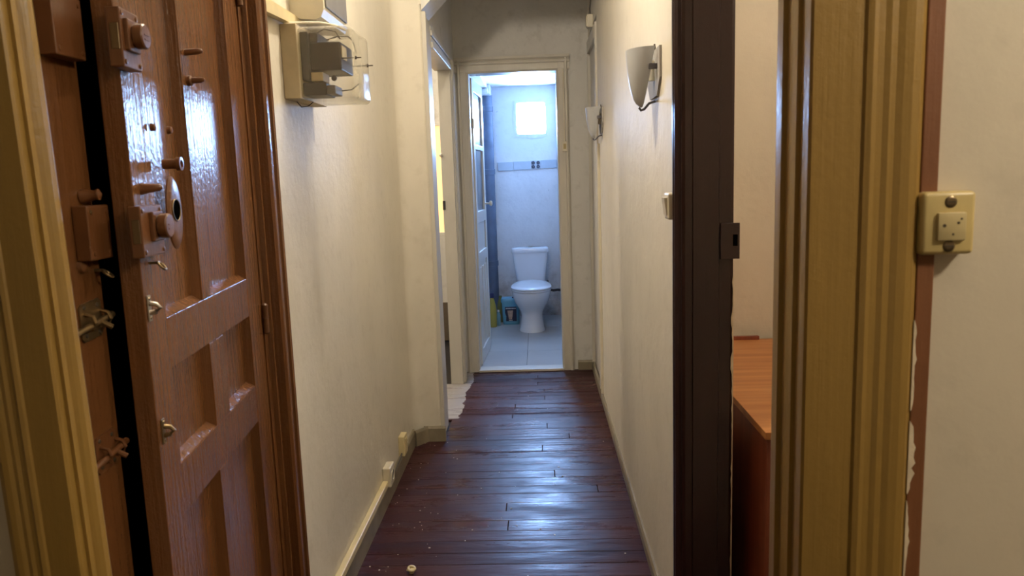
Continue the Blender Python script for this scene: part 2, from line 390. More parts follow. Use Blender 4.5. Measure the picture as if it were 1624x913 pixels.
# ---------------- hallway floorboards
y = 1.02; row = 0
while y < 5.44:
    wd = random.uniform(0.082, 0.098); y1 = min(y+wd, 5.44)
    x0 = -0.715 if y < 3.98 else (-0.55 if y < 4.32 else (-0.70 if y < 5.12 else -0.56))
    if y < 2.02: x0 = -0.82
    x1 = 0.50 if y < 2.05 else 0.385
    cuts = [x0]
    if row % 2 and random.random() < 0.7: cuts.append(random.uniform(-0.25, 0.25))
    elif random.random() < 0.12: cuts += [random.uniform(-0.4, -0.1), random.uniform(0.1, 0.3)]
    cuts.append(x1)
    for a, c in zip(cuts, cuts[1:]):
        z = random.uniform(-0.0012, 0.0); dz = random.uniform(-0.0012, 0.0012)
        b = nb(); g = 0.0009
        v = []
        for (px, py) in ((a+g, y+g), (c-g, y+g), (c-g, y1-g), (a+g, y1-g)): v.append((px, py))
        lo = [b.verts.new((p[0], p[1], -0.016)) for p in v]
        cxm, cym = (a+c)/2, (y+y1)/2
        hi0 = [b.verts.new((p[0], p[1], z-0.0014)) for p in v]
        hi1 = [b.verts.new((p[0] + math.copysign(0.0018, cxm-p[0]), p[1] + math.copysign(0.0018, cym-p[1]), z + (dz if p[1] > cym else 0))) for p in v]
        for L0, L1 in ((lo, hi0), (hi0, hi1)):
            for i in range(4): b.faces.new((L0[i], L0[(i+1) % 4], L1[(i+1) % 4], L1[i]))
        b.faces.new(hi1)
        obj('plank', b, 'floor_paint', floor)
    y = y1; row += 1

# ------------------------------------------------------------------ nearest doorway: olive casings
def casing_profile(x_in, sgn, y0, k=1.0):
    """moulded architrave in plan, from the inner edge outwards"""
    q = [(0.0, 0.012), (0.0, -0.006), (0.003, -0.010), (0.064, -0.010), (0.067, -0.013), (0.074, -0.0148), (0.080, -0.013), (0.088, -0.0125), (0.095, -0.0145),
         (0.103, -0.0135), (0.111, -0.0158), (0.122, -0.0165), (0.132, -0.0145), (0.139, -0.008), (0.140, 0.012)]
    return [(x_in + sgn*a*k, y0 + c) for a, c in q]
b = nb(); ext(b, casing_profile(0.341, 1, 0.985), 'z', 0, 2.30)
# stepped reveal of the right jamb
ext(b, [(0.370, 0.985), (0.350, 0.985), (0.350, 1.033), (0.345, 1.037), (0.345, 1.074), (0.339, 1.079), (0.339, 1.102), (0.370, 1.102)], 'z', 0, 2.25)
tr3 = struct('trim_3', b, 'olive_paint', 'olive-brown moulded door casing beside the yellowed switch')
b = nb(); box(b, 0.481, 0.503, 0.976, 0.99, 0, 2.30, 0.002); obj('backing_strip', b, 'raw_wood', tr3)
# ragged pale filler in the joint, two runs
for z0, z1, w0 in ((0.86, 0.975, 0.006), (0.985, 1.085, 0.009), (1.10, 1.22, 0.005)):
    b = nb(); N = 14; L = []; Rr = []
    for i in range(N+1):
        f = i/N; ww = w0*math.sin(PI*f)**0.6*random.uniform(0.35, 1.1)
        z = z0 + (z1-z0)*f
        L.append(z); Rr.append(ww)
    A = [b.verts.new((0.4795, 0.9735, z)) for z in L]; B = [b.verts.new((0.4795+r+0.0008, 0.9735, z)) for z, r in zip(L, Rr)]
    A2 = [b.verts.new((0.4795, 0.979, z)) for z in L]; B2 = [b.verts.new((0.4795+r+0.0008, 0.979, z)) for z, r in zip(L, Rr)]
    for i in range(N):
        b.faces.new((A[i], B[i], B[i+1], A[i+1])); b.faces.new((B[i], B2[i], B2[i+1], B[i+1])); b.faces.new((A[i], A[i+1], A2[i+1], A2[i]))
    obj('filler', b, 'filler', tr3)
b = nb(); ext(b, casing_profile(-0.657, -1, 0.985, 0.70), 'z', 0, 2.30)
ext(b, [(-0.668, 0.99), (-0.652, 0.99), (-0.652, 1.0), (-0.655, 1.003), (-0.650, 1.008), (-0.646, 1.014), (-0.646, 1.024), (-0.650, 1.032), (-0.668, 1.032)], 'z', 0, 2.25)
for v in b.verts: v.co.x -= (v.co.z-0.9)*0.020   # the old casing leans a little
struct('trim_4', b, 'olive_paint', 'olive-brown moulded door casing beside the entrance door')
# light switch on the front wall
sw = thing('light_switch', 'yellowed square light switch beside the olive door casing', 'switch', (0.511, 0.988, 1.345))
b = nb(); box(b, 0.478, 0.544, 0.962, 0.990, 1.305, 1.384, 0.006, 3); obj('housing', b, 'yellowed_plastic', sw, True)
b = nb(); box(b, 0.4955, 0.5305, 0.957, 0.966, 1.323, 1.358, 0.002, 2); rk = obj('rocker', b, 'rocker_plastic', sw, True)
for x, z, r in ((0.503, 1.342, 0.0022), (0.520, 1.345, 0.0018), (0.514, 1.331, 0.0015), (0.5235, 1.350, 0.0014)):
    b = nb(); cyl(b, (x, 0.9572, z), (0, -1, 0), r, 0.0005, 10); obj('mark', b, 'mark_dark', rk)
for z in (1.316, 1.371):
    b = nb(); lathe(b, [(0.0075, 0), (0.0075, 0.001), (0.006, 0.002), (0.003, 0.0022)], (0.512, 0.9625, z), (0, -1, 0), 16); s_ = obj('screw', b, 'screw_steel', sw, True)
    b = nb(); box(b, 0.507, 0.517, 0.9598, 0.9603, z-0.0008, z+0.0008); obj('slot', b, 'mark_dark', s_)

# ------------------------------------------------------------------ entrance door
TH = math.radians(6.5); HG = Vector((-0.73, 1.925, 0)); DW = 0.73
tip = HG + Vector((math.sin(TH), -math.cos(TH), 0))*DW
dr = thing('door_1', 'glossy brown panelled entrance door standing ajar', None, (tip.x, tip.y, 0), rz=TH, kind='structure')
def dpart(name, bm, mat, par=None, smooth=False): return obj(name, bm, mat, par or dr, smooth, local=True)
BM_ = 'brown_paint'; T0 = -0.034; DT = 2.16
def dbox(n, u0_, u1, z0, z1, x1=0.0, x0=T0, m=BM_, bev=0.0015): 
    b = nb(); box(b, x0, x1, u0_, u1, z0, z1, bev, 2); return dpart(n, b, m)
dbox('stile', 0, 0.088, 0.012, DT); dbox('stile', 0.614, DW, 0.012, DT)
rows = ((0.13, 0.835, 0.293, 0.352), (0.928, 1.103, 0.301, 0.396), (1.196, 2.04, 0.285, 0.338))
for (z0, z1) in ((0.012, 0.13), (0.835, 0.928), (1.103, 1.196), (2.04, DT)): dbox('rail', 0.0882, 0.6138, z0, z1, -0.0004)
for z0, z1, m0, m1 in rows:
    dbox('mullion', m0, m1, z0+0.0002, z1-0.0002, -0.0002)
    for u_0, u_1 in ((0.088, m0), (m1, 0.614)):
        b = nb(); i_ = 0.006; xo, xi = -0.003, -0.020
        O = [(xo, u_0, z0), (xo, u_1, z0), (xo, u_1, z1), (xo, u_0, z1)]
        I = [(xi, u_0+i_, z0+i_+0.006), (xi, u_1-i_, z0+i_+0.006), (xi, u_1-i_, z1-i_), (xi, u_0+i_, z1-i_)]
        K = [(T0+0.004, p[1], p[2]) for p in O]
        O, I, K = [[b.verts.new(p) for p in L] for L in (O, I, K)]
        for k in range(4):
            j = (k+1) % 4; b.faces.new((O[k], O[j], I[j], I[k])); b.faces.new((K[k], K[j], O[j], O[k]))
        b.faces.new(I); b.faces.new(K[::-1]); dpart('panel', b, BM_)
HW = 'brown_hardware'
def rim_lock(u_0, u_1, z0, z1, ku, kz, kr, pr):
    kr *= 1.12
    b = nb(); box(b, 0.0005, pr, u_0, u_1, z0, z1, 0.002, 2); L = dpart('rim_lock', b, HW)
    zc = (z0+z1)/2
    b = nb(); box(b, pr*0.3, pr*0.85, u_0-0.0015, u_0+0.001, zc-0.018, zc+0.02, 0.0005, 1); dpart('latch_plate', b, 'screw_steel', L)
    b = nb(); box(b, pr-0.001, pr+0.007, ku-0.024, ku+0.02, kz-0.024, kz+0.024, 0.002, 2); dpart('rose_plate', b, HW, L)
    b = nb(); lathe(b, [(kr*0.9, 0), (kr*0.9, 0.003), (kr, 0.004), (kr, 0.016), (kr-0.002, 0.018), (0.002, 0.0185)], (pr+0.006, ku, kz), (1, 0, 0), 24); kn = dpart('knob', b, HW, L, True)
    b = nb(); box(b, pr+0.0243, pr+0.0252, ku-0.009, ku+0.009, kz+0.001, kz+0.0025); box(b, pr+0.0243, pr+0.0252, ku-0.009, ku+0.009, kz-0.006, kz-0.0045); dpart('engraving', b, HW, kn)
    for uu, zz in ((u_0+0.008, z0+0.008), (u_1-0.008, z0+0.008), (u_0+0.008, z1-0.008), (u_1-0.008, z1-0.008)):
        b = nb(); lathe(b, [(0.0042, 0), (0.0036, 0.002), (0.001, 0.0026)], (pr-0.0005, uu, zz), (1, 0, 0), 10); dpart('screw', b, HW, L)
rim_lock(-0.036, 0.034, 1.606, 1.694, -0.002, 1.655, 0.017, 0.022)
rim_lock(-0.030, 0.060, 1.312, 1.394, 0.026, 1.360, 0.018, 0.020)
# pegs, bolts, viewer sleeve
def lathe_part(n, prof, u_, z_, d=(1, 0, 0), x=0.0, m=HW, N=14):
    b = nb(); lathe(b, prof, (x, u_, z_), d, N); return dpart(n, b, m, None, True)
lathe_part('bolt', [(0.012, -0.002), (0.012, 0.003), (0.006, 0.004), (0.006, 0.045), (0.004, 0.052), (0.001, 0.054)], 0.318, 1.682, (1, -0.08, 0.05), -0.019)
lathe_part('bolt', [(0.013, -0.002), (0.013, 0.004), (0.006, 0.005), (0.006, 0.017), (0.010, 0.018), (0.010, 0.026), (0.006, 0.028), (0.006, 0.044), (0.003, 0.052), (0.001, 0.053)], 0.319, 1.628, (1, -0.08, 0.04), -0.019)
lathe_part('viewer_sleeve', [(0.009, -0.001), (0.009, 0.022), (0.012, 0.023), (0.012, 0.031), (0.007, 0.0315), (0.006, 0.024), (0.0005, 0.024)], 0.145, 1.463)
lathe_part('peg', [(0.010, -0.001), (0.008, 0.010), (0.006, 0.028), (0.002, 0.033)], 0.037, 1.421, (1, 0.1, 0.05))
for uu in (0.105, 0.183): lathe_part('peg', [(0.007, -0.001), (0.006, 0.006), (0.001, 0.008)], uu, 1.525)
# oval escutcheon with the open key hole
b = nb(); N = 28
for_r = []
for (k, xx) in ((1.0, 0.0003), (1.0, 0.003), (0.9, 0.006), (0.5, 0.0065)):
    for_r.append([(xx, 0.166 + 0.034*k*math.cos(2*PI*i/N), 1.376 + 0.066*k*math.sin(2*PI*i/N)) for i in range(N)])
loft(b, for_r); es = dpart('escutcheon', b, HW, None, True)
b = nb(); lathe(b, [(0.019, 0.0), (0.019, 0.0012), (0.0005, 0.0012)], (0.0062, 0.166, 1.381), (1, 0, 0), 24); dpart('key_hole', b, 'void_black', es)
b = nb(); ring(b, (0.0075, 0.166, 1.381), (1, 0, 0), 0.0195, 0.0012, 24, 6); dpart('rim', b, 'brass', es)
# eye hook, catches
b = nb(); cyl(b, (0, 0.036, 1.298), (1, 0, 0), 0.0025, 0.014, 8); ring(b, (0.020, 0.036, 1.293), (0.75, 0.1, 0.65), 0.0085, 0.0022); dpart('eye_hook', b, 'brass', None, True)
def catch(u_, z_, m):
    b = nb(); box(b, 0.0003, 0.0025, u_-0.007, u_+0.007, z_-0.022, z_+0.022, 0.001, 1); c_ = dpart('catch_plate', b, m)
    b = nb(); tube(b, [(0.002, u_, z_-0.008), (0.012, u_, z_-0.006), (0.018, u_+0.002, z_), (0.012, u_+0.003, z_+0.006), (0.002, u_, z_+0.008)], 0.0042, 8); dpart('staple', b, m, c_, True)
    for dz in (-0.016, 0.016):
        b = nb(); lathe(b, [(0.003, 0), (0.002, 0.0015)], (0.0024, u_, z_+dz), (1, 0, 0), 8); dpart('screw', b, 'screw_steel', c_)
catch(0.014, 1.225, 'steel'); catch(0.020, 1.012, 'brass')
# hinges
for z_ in (1.075, 0.25, 1.9):
    b = nb(); lathe(b, [(0.004, -0.042), (0.008, -0.038), (0.008, -0.001), (0.0065, 0), (0.008, 0.001), (0.008, 0.036), (0.004, 0.040)], (0.008, DW+0.004, z_), (0, 0, 1), 12); dpart('hinge', b, HW, None, True)

# frame round the entrance door, hinge side; narrow fixed leaf on the lock side
b = nb(); ext(b, [(-0.82, 1.933), (-0.745, 1.933), (-0.730, 1.935), (-0.728, 1.948), (-0.716, 1.952), (-0.716, 1.962), (-0.722, 1.966), (-0.722, 1.974), (-0.700, 1.978), (-0.694, 1.986), (-0.694, 2.002), (-0.700, 2.008), (-0.700, 2.014), (-0.692, 2.018), (-0.690, 2.028), (-0.696, 2.036), (-0.714, 2.038), (-0.82, 2.038)], 'z', 0, 2.25)
struct('trim_5', b, BM_, 'brown moulded frame on the hinge side of the entrance door')
b = nb(); box(b, -0.82, -0.715, 1.03, 2.04, 2.18, 2.27, 0.003)
struct('trim_6', b, BM_, 'brown head of the entrance door frame')
fl = thing('door_2', 'narrow fixed brown leaf with strike boxes and sliding bolts', None, (-0.715, 1.115, 0), kind='structure')
b = nb(); box(b, -0.76, -0.715, 1.03, 1.20, 0, 2.18, 0.002); obj('leaf', b, BM_, fl)
def strike(y0, y1, z0, z1, x1):
    b = nb(); box(b, -0.7145, x1, y0, y1, z0, z1, 0.002, 2); s_ = obj('strike_box', b, HW, fl)
    for yy in (y0+0.010, y1-0.008):
        for zz in (z0+0.010, z1-0.010):
            b = nb(); lathe(b, [(0.004, 0), (0.0035, 0.0018), (0.001, 0.0022)], (x1-0.0004, yy, zz), (1, 0, 0), 10); obj('screw', b, 'brass' if (yy < (y0+y1)/2 and zz > (z0+z1)/2) else HW, s_)
strike(1.108, 1.182, 1.618, 1.708, -0.688)
strike(1.140, 1.200, 1.313, 1.398, -0.690)
b = nb(); lathe(b, [(0.012, 0), (0.010, 0.01), (0.007, 0.02), (0.009, 0.026), (0.002, 0.03)], (-0.715, 1.172, 1.412), (1, 0.2, 0.1), 12); obj('peg', b, HW, fl, True)
b = nb(); lathe(b, [(0.012, 0), (0.010, 0.006), (0.002, 0.009)], (-0.715, 1.150, 1.305), (1, 0, 0), 12); obj('peg', b, HW, fl, True)
b = nb(); cyl(b, (-0.715, 1.184, 1.294), (1, 0.1, 0), 0.0025, 0.014, 8); ring(b, (-0.695, 1.187, 1.288), (0.6, 0.2, 0.75), 0.0085, 0.0022); obj('eye_hook', b, 'brass', fl, True)
def slide_bolt(z_, m, tilt):
    b = nb(); pts = [(1.128, z_-0.024), (1.134, z_-0.030), (1.180, z_-0.030+tilt), (1.186, z_-0.024+tilt), (1.186, z_+0.024+tilt), (1.180, z_+0.030+tilt), (1.134, z_+0.030), (1.128, z_+0.024)]
    ext(b, pts, 'x', -0.7146, -0.712); s_ = obj('bolt_plate', b, m, fl)
    b = nb(); tube(b, [(-0.703, 1.085, z_-0.012), (-0.703, 1.20, z_+0.004)], 0.0055, 10); rod = obj('bolt_rod', b, m, s_, True)
    b = nb(); tube(b, [(-0.703, 1.165, z_-0.001), (-0.686, 1.168, z_-0.012)], 0.0045, 8); obj('bolt_handle', b, m, s_, True)
    for yy in (1.140, 1.182):
        b = nb(); tube(b, [(-0.713, yy, z_-0.014), (-0.699, yy, z_-0.010), (-0.695, yy, z_), (-0.699, yy, z_+0.010), (-0.713, yy, z_+0.014)], 0.003, 6); obj('keeper', b, m, s_, True)
    for yy, zz in ((1.140, z_+0.022), (1.175, z_+0.022), (1.140, z_-0.022), (1.175, z_-0.022)):
        b = nb(); lathe(b, [(0.004, 0), (0.003, 0.0015)], (-0.7122, yy, zz+tilt*0.5), (1, 0, 0), 8); obj('screw', b, 'mark_dark', s_)
slide_bolt(1.216, 'brass', 0.004); slide_bolt(1.000, HW, 0.003)

# ------------------------------------------------------------------ electricity meter under its clear cover
mt = thing('electricity_meter', 'old electricity meter under a clear plastic cover on wooden board', 'meter', (-0.715, 2.33, 1.66))
b = nb(); box(b, -0.7145, -0.668, 2.195, 2.47, 1.662, 1.868, 0.002); obj('backboard', b, 'board_wood', mt)
b = nb(); box(b, -0.672, -0.515, 2.205, 2.43, 1.660, 1.862, 0.014, 4)
for f_ in [f_ for f_ in b.faces if all(v.co.x < -0.6715 for v in f_.verts)]: b.faces.remove(f_)
obj('cover', b, 'clear_plastic', mt, True)
b = nb(); box(b, -0.668, -0.645, 2.222, 2.40, 1.715, 1.85, 0.003); obj('base_plate', b, 'meter_black', mt)
b = nb(); box(b, -0.645, -0.555, 2.235, 2.38, 1.742, 1.822, 0.004); mb = obj('meter_case', b, 'meter_black', mt)
b = nb(); box(b, -0.5552, -0.553, 2.245, 2.30, 1.775, 1.812); obj('dial_window', b, 'label_cream', mb)
b = nb(); box(b, -0.645, -0.620, 2.235, 2.36, 1.822, 1.850, 0.003); obj('terminal_block', b, 'meter_black', mt)
b = nb(); box(b, -0.668, -0.600, 2.225, 2.32, 1.672, 1.708, 0.003); obj('fuse_block', b, 'meter_black', mt)
b = nb(); box(b, -0.600, -0.575, 2.228, 2.31, 1.675, 1.700, 0.003); obj('fuse_holder', b, 'meter_grey', mt)
b = nb(); box(b, -0.645, -0.61, 2.233, 2.30, 1.712, 1.738, 0.002); obj('paper_label', b, 'label_cream', mt)
b = nb(); tube(b, [(-0.60, 2.26, 1.83), (-0.57, 2.27, 1.842), (-0.545, 2.29, 1.845), (-0.535, 2.31, 1.835), (-0.53, 2.33, 1.80)], 0.0022, 6); obj('wire', b, 'cable_grey', mt, True)
b = nb(); tube(b, [(-0.62, 2.23, 1.845), (-0.60, 2.24, 1.858), (-0.57, 2.25, 1.852), (-0.56, 2.26, 1.832)], 0.0022, 6); obj('wire', b, 'cable_grey', mt, True)
b = nb(); tube(b, [(-0.58, 2.30, 1.69), (-0.55, 2.32, 1.695), (-0.53, 2.36, 1.72)], 0.002, 6); obj('wire', b, 'cable_grey', mt, True)
for y_, z_ in ((2.245, 1.776), (2.40, 1.775)):
    b = nb(); cyl(b, (-0.56, y_, z_), (1, 0, 0), 0.0018, 0.062, 8); cyl(b, (-0.517, y_, z_), (1, 0, 0), 0.005, 0.005, 8); obj('fixing_bolt', b, 'mark_dark', mt)
b = nb(); lathe(b, [(0.008, 0), (0.008, 0.004), (0.003, 0.005)], (-0.57, 2.2055, 1.715), (0, -1, 0), 12); obj('seal', b, 'meter_grey', mt)
# white box above
fb = thing('fuse_box', 'white fuse box with dark front above the electricity meter', 'fuse box', (-0.715, 2.43, 1.905))
b = nb(); ext(b, [(-0.7145, 1.905), (-0.64, 1.898), (-0.622, 1.905), (-0.613, 1.925), (-0.613, 2.10), (-0.7145, 2.10)], 'y', 2.30, 2.58); obj('case', b, 'white_plastic', fb)
b = nb(); box(b, -0.616, -0.608, 2.315, 2.565, 1.935, 2.08, 0.002); obj('front_panel', b, 'meter_grey', fb)
b = nb(); ext(b, [(2.03, 1.868), (2.38, 1.884), (2.38, 1.908), (2.03, 1.905)], 'x', -0.7145, -0.692)
b2 = tag(obj('cable_duct', b, 'cream_plastic'), 'cream cable duct running from entrance door to meter', 'cable duct')
b = nb(); tube(b, [(-0.706, 2.21, 1.872), (-0.66, 2.24, 1.878), (-0.62, 2.27, 1.882), (-0.58, 2.30, 1.878), (-0.56, 2.33, 1.87)], 0.004, 8)
tag(obj('power_cable', b, 'white_plastic', None, True), 'loose white cable over the meter cover', 'cable')
b = nb(); tube(b, [(-0.70, 2.26, 1.66), (-0.69, 2.27, 1.645), (-0.675, 2.285, 1.648), (-0.66, 2.29, 1.66)], 0.0016, 6)
tag(obj('stray_wire', b, 'cable_grey', None, True), 'thin wire curl hanging under the meter board', 'wire')

# ------------------------------------------------------------------ skirting, ducts, sockets along the left wall
def skirt(bm, p, q, n, h, t):
    p, q, n = Vector(p), Vector(q), Vector(n)
    prof = [(0, 0), (t, 0), (t, h-0.012), (t*0.55, h), (0, h)]
    A = [bm.verts.new((p.x+n.x*a, p.y+n.y*a, z)) for a, z in prof]; B = [bm.verts.new((q.x+n.x*a, q.y+n.y*a, z)) for a, z in prof]
    bm.faces.new(A); bm.faces.new(B[::-1])
    for i in range(5): bm.faces.new((A[i], B[i], B[(i+1) % 5], A[(i+1) % 5]))
b = nb(); skirt(b, (-0.715, 2.04, 0), (-0.715, 3.93, 0), (1, 0, 0), 0.085, 0.016); skirt(b, (-0.70, 3.90, 0), (-0.64, 3.98, 0), (0.8, -0.6, 0), 0.085, 0.014); skirt(b, (-0.66, 3.98, 0), (-0.54, 3.98, 0), (0, -1, 0), 0.085, 0.016)
struct('baseboard_left', b, 'skirting_grey', 'grey skirting board turning the corner at the left wall')
b = nb(); skirt(b, (0.378, 2.06, 0), (0.378, 4.70, 0), (-1, 0, 0), 0.05, 0.012); skirt(b, (0.378, 4.70, 0), (0.378, 5.45, 0), (-1, 0, 0), 0.07, 0.014); skirt(b, (0.378, 5.45, 0), (0.262, 5.45, 0), (0, -1, 0), 0.07, 0.016)
struct('baseboard_right', b, 'skirting_grey', 'thin grey skirting board along the right wall')
b = nb(); box(b, -0.7145, -0.690, 2.04, 3.135, 0.096, 0.122, 0.003)
tag(obj('cable_duct', b, 'cream_plastic'), 'cream cable duct lying on the left skirting board', 'cable duct')
s1 = thing('wall_socket', 'white square socket box at end of floor duct', 'socket', (-0.715, 3.18, 0.1))
b = nb(); box(b, -0.7145, -0.678, 3.135, 3.225, 0.090, 0.178, 0.005); obj('housing', b, 'white_plastic', s1)
b = nb(); lathe(b, [(0.024, 0), (0.024, 0.003), (0.021, 0.003), (0.020, 0.0005), (0.001, 0.0005)], (-0.6785, 3.18, 0.134), (1, 0, 0), 20); obj('outlet', b, 'white_plastic', s1)
s2 = thing('wall_socket', 'cream narrow socket box near corner of the nib wall', 'socket', (-0.715, 3.56, 0.09))
b = nb(); box(b, -0.7145, -0.684, 3.52, 3.60, 0.086, 0.185, 0.004); obj('housing', b, 'cream_plastic', s2)
b = nb(); box(b, -0.685, -0.681, 3.535, 3.585, 0.10, 0.17, 0.002); obj('cover_plate', b, 'cream_plastic', s2)
b = nb(); tube(b, [(-0.70, 3.22, 0.10), (-0.695, 3.32, 0.096), (-0.697, 3.42, 0.098), (-0.70, 3.52, 0.10)], 0.005, 6)
tag(obj('power_cable', b, 'cable_grey', None, True), 'short cable between the two low sockets', 'cable')

# ------------------------------------------------------------------ side doorway behind the nib
b = nb()
box(b, -0.61, -0.546, 3.998, 4.035, 0, 2.27, 0.004); box(b, -0.61, -0.558, 4.035, 4.245, 0, 2.26, 0.003); box(b, -0.61, -0.567, 4.245, 4.288, 0, 2.13, 0.003)
struct('trim_7', b, 'pale_paint', 'pale grey board casing on the nib edge')
b = nb()
for z0, z1, x1 in ((2.225, 2.248, -0.556), (2.193, 2.223, -0.548), (2.165, 2.190, -0.554), (2.128, 2.162, -0.545)): box(b, -0.66, x1, 4.25, 5.14, z0, z1, 0.004)
struct('trim_8', b, 'pale_paint', 'glossy moulded head of the side doorway')
b = nb(); box(b, -0.64, -0.556, 5.12, 5.15, 0, 2.13, 0.003); box(b, -0.565, -0.545, 5.15, 5.27, 0, 2.20, 0.004); box(b, -0.556, -0.540, 5.165, 5.20, 0, 2.2, 0.003); box(b, -0.556, -0.541, 5.23, 5.26, 0, 2.2, 0.003)
j7 = struct('trim_9', b, 'pale_paint', 'pale painted far jamb of the side doorway')
b = nb(); box(b, -0.642, -0.624, 5.113, 5.121, 1.215, 1.275, 0.001); sp = obj('strike_plate', b, 'meter_black', j7)
b = nb(); lathe(b, [(0.012, 0), (0.014, 0.01), (0.004, 0.02)], (-0.637, 5.12, 1.58), (0, -1, 0), 10); obj('hinge_stub', b, 'pale_paint', j7)
# lit window and plinth in the room beyond
wn2 = thing('window_2', 'orange lit window seen through the side doorway slit', None, (-0.99, 6.6, 0.935), kind='structure')
b = nb(); box(b, -1.22, -0.77, 6.63, 6.64, 0.955, 1.88); obj('pane', b, 'lit_pane', wn2)
for q in ((-1.25, -0.74, 1.875, 1.905), (-1.25, -0.74, 0.93, 0.96), (-1.25, -1.22, 0.96, 1.875), (-0.77, -0.74, 0.96, 1.875)):
    b = nb(); box(b, q[0], q[1], 6.595, 6.645, q[2], q[3], 0.003); obj('window_frame', b, 'door_white', wn2)
b = nb(); box(b, -2.5, -0.68, 6.57, 6.60, 0, 0.34, 0.003)
struct('baseboard_back', b, 'dark_plinth', 'brownish plinth low in the room beyond the side doorway')

# ------------------------------------------------------------------ toilet doorway
b = nb()
def cas_l(x_in, sgn, z1):
    ext(b, [(x_in, 5.46), (x_in, 5.438), (x_in+sgn*0.010, 5.432), (x_in+sgn*0.050, 5.434), (x_in+sgn*0.056, 5.426), (x_in+sgn*0.066, 5.424), (x_in+sgn*0.074, 5.432), (x_in+sgn*0.080, 5.440), (x_in+sgn*0.080, 5.46)], 'z', 0, z1)
cas_l(-0.470, -1, 2.235); cas_l(0.155, 1, 2.235)
ext(b, [(5.46, 2.146), (5.438, 2.146), (5.432, 2.156), (5.434, 2.196), (5.426, 2.202), (5.424, 2.214), (5.432, 2.224), (5.420, 2.234), (5.418, 2.25), (5.46, 2.25)], 'x', -0.56, 0.245)
box(b, -0.482, -0.462, 5.44, 5.575, 0, 2.15, 0.002); box(b, 0.150, 0.170, 5.44, 5.575, 0, 2.15, 0.002); box(b, -0.47, 0.16, 5.44, 5.575, 2.142, 2.16, 0.002)
t10 = struct('trim_10', b, 'pale_paint', 'pale moulded door casing around the toilet doorway')
b = nb(); box(b, -0.47, 0.16, 5.42, 5.54, 0, 0.017, 0.003)
struct('trim_11', b, 'pale_paint', 'worn pale threshold strip before the toilet tiles')
sl = thing('toilet_light_switch', 'small white switch on casing right of toilet doorway', 'switch', (0.200, 5.432, 1.60))
b = nb(); box(b, 0.182, 0.216, 5.410, 5.434, 1.585, 1.655, 0.004); obj('housing', b, 'white_plastic', sl)
b = nb(); box(b, 0.190, 0.208, 5.405, 5.412, 1.602, 1.638, 0.002); obj('rocker', b, 'rocker_plastic', sl)
b = nb(); tube(b, [(0.199, 5.43, 1.655), (0.200, 5.432, 1.80), (0.199, 5.43, 2.0), (0.199, 5.43, 2.15)], 0.003, 6)
tag(obj('switch_cable', b, 'white_plastic', None, True), 'thin cable rising from the small toilet switch', 'cable')
# open toilet door
ang = math.radians(-2.8)
td = thing('door_3', 'white half-glazed toilet door opened inwards', None, (-0.452, 5.565, 0.025), rz=ang, kind='structure')
def tbox(n, y0, y1, z0, z1, x0=-0.034, x1=0.0, m='door_white', bev=0.002, par=None):
    b = nb(); box(b, x0, x1, y0, y1, z0, z1, bev); return obj(n, b, m, par or td, False, True)
TW = 0.615
tbox('stile', 0, 0.085, 0, 2.105); tbox('stile', TW-0.085, TW, 0, 2.105)
for z0, z1 in ((0, 0.10), (0.76, 0.84), (1.06, 1.145), (1.605, 1.64), (2.02, 2.105)): tbox('rail', 0.0852, TW-0.0852, z0, z1, -0.0335, -0.0005)
for z0, z1 in ((1.145, 1.605), (1.64, 2.02)): tbox('pane', 0.08, TW-0.08, z0-0.004, z1+0.004, -0.020, -0.014, 'frosted_pane', 0)
tbox('panel', 0.08, TW-0.08, 0.836, 1.064, -0.024, -0.010)
pn = tbox('panel', 0.08, TW-0.08, 0.096, 0.764, -0.024, -0.010)
for i in range(3): tbox('batten', 0.115+i*0.15, 0.205+i*0.15, 0.14, 0.72, -0.012, -0.004, par=pn)
b = nb(); lathe(b, [(0.012, 0), (0.008, 0.006), (0.008, 0.03), (0.02, 0.036), (0.022, 0.048), (0.015, 0.056), (0.002, 0.058)], (0, TW-0.045, 1.19), (1, 0, 0), 16); obj('knob', b, 'white_plastic', td, True, True)
for z_ in (0.35, 1.75):
    b = nb(); cyl(b, (0.002, -0.004, z_), (0, 0, 1), 0.007, 0.07, 10); obj('hinge', b, 'door_white', td, True, True)

# closed door in the right wall near the end
rd = thing('door_4', 'pale grey closed door in the right wall near the end', None, (0.384, 5.05, 0), kind='structure')
b = nb(); box(b, 0.386, 0.392, 4.79, 5.40, 0.01, 2.24); obj('leaf', b, 'pale_paint', rd)
for y0, y1, x0 in ((4.705, 4.735, 0.366), (4.735, 4.775, 0.374), (4.775, 4.79, 0.368), (5.40, 5.42, 0.366), (5.42, 5.445, 0.374)):
    b = nb(); box(b, x0, 0.392, y0, y1, 0, 2.32, 0.003); obj('casing', b, 'pale_paint', rd)
b = nb(); box(b, 0.366, 0.392, 4.79, 5.40, 2.24, 2.32, 0.003); obj('casing', b, 'pale_paint', rd)
jb = thing('junction_box', 'small white junction box high on the right wall', 'box', (0.378, 4.99, 2.33))
b = nb(); box(b, 0.340, 0.3785, 4.96, 5.03, 2.335, 2.415, 0.005); obj('housing', b, 'white_plastic', jb)
b = nb(); box(b, 0.335, 0.341, 4.966, 5.024, 2.342, 2.408, 0.003); obj('lid', b, 'white_plastic', jb)
b = nb(); tube(b, [(0.362, 4.99, 2.414), (0.36, 4.985, 2.45), (0.366, 4.99, 2.50), (0.37, 4.99, 2.9)], 0.005, 6); obj('cable', b, 'cable_grey', jb, True)

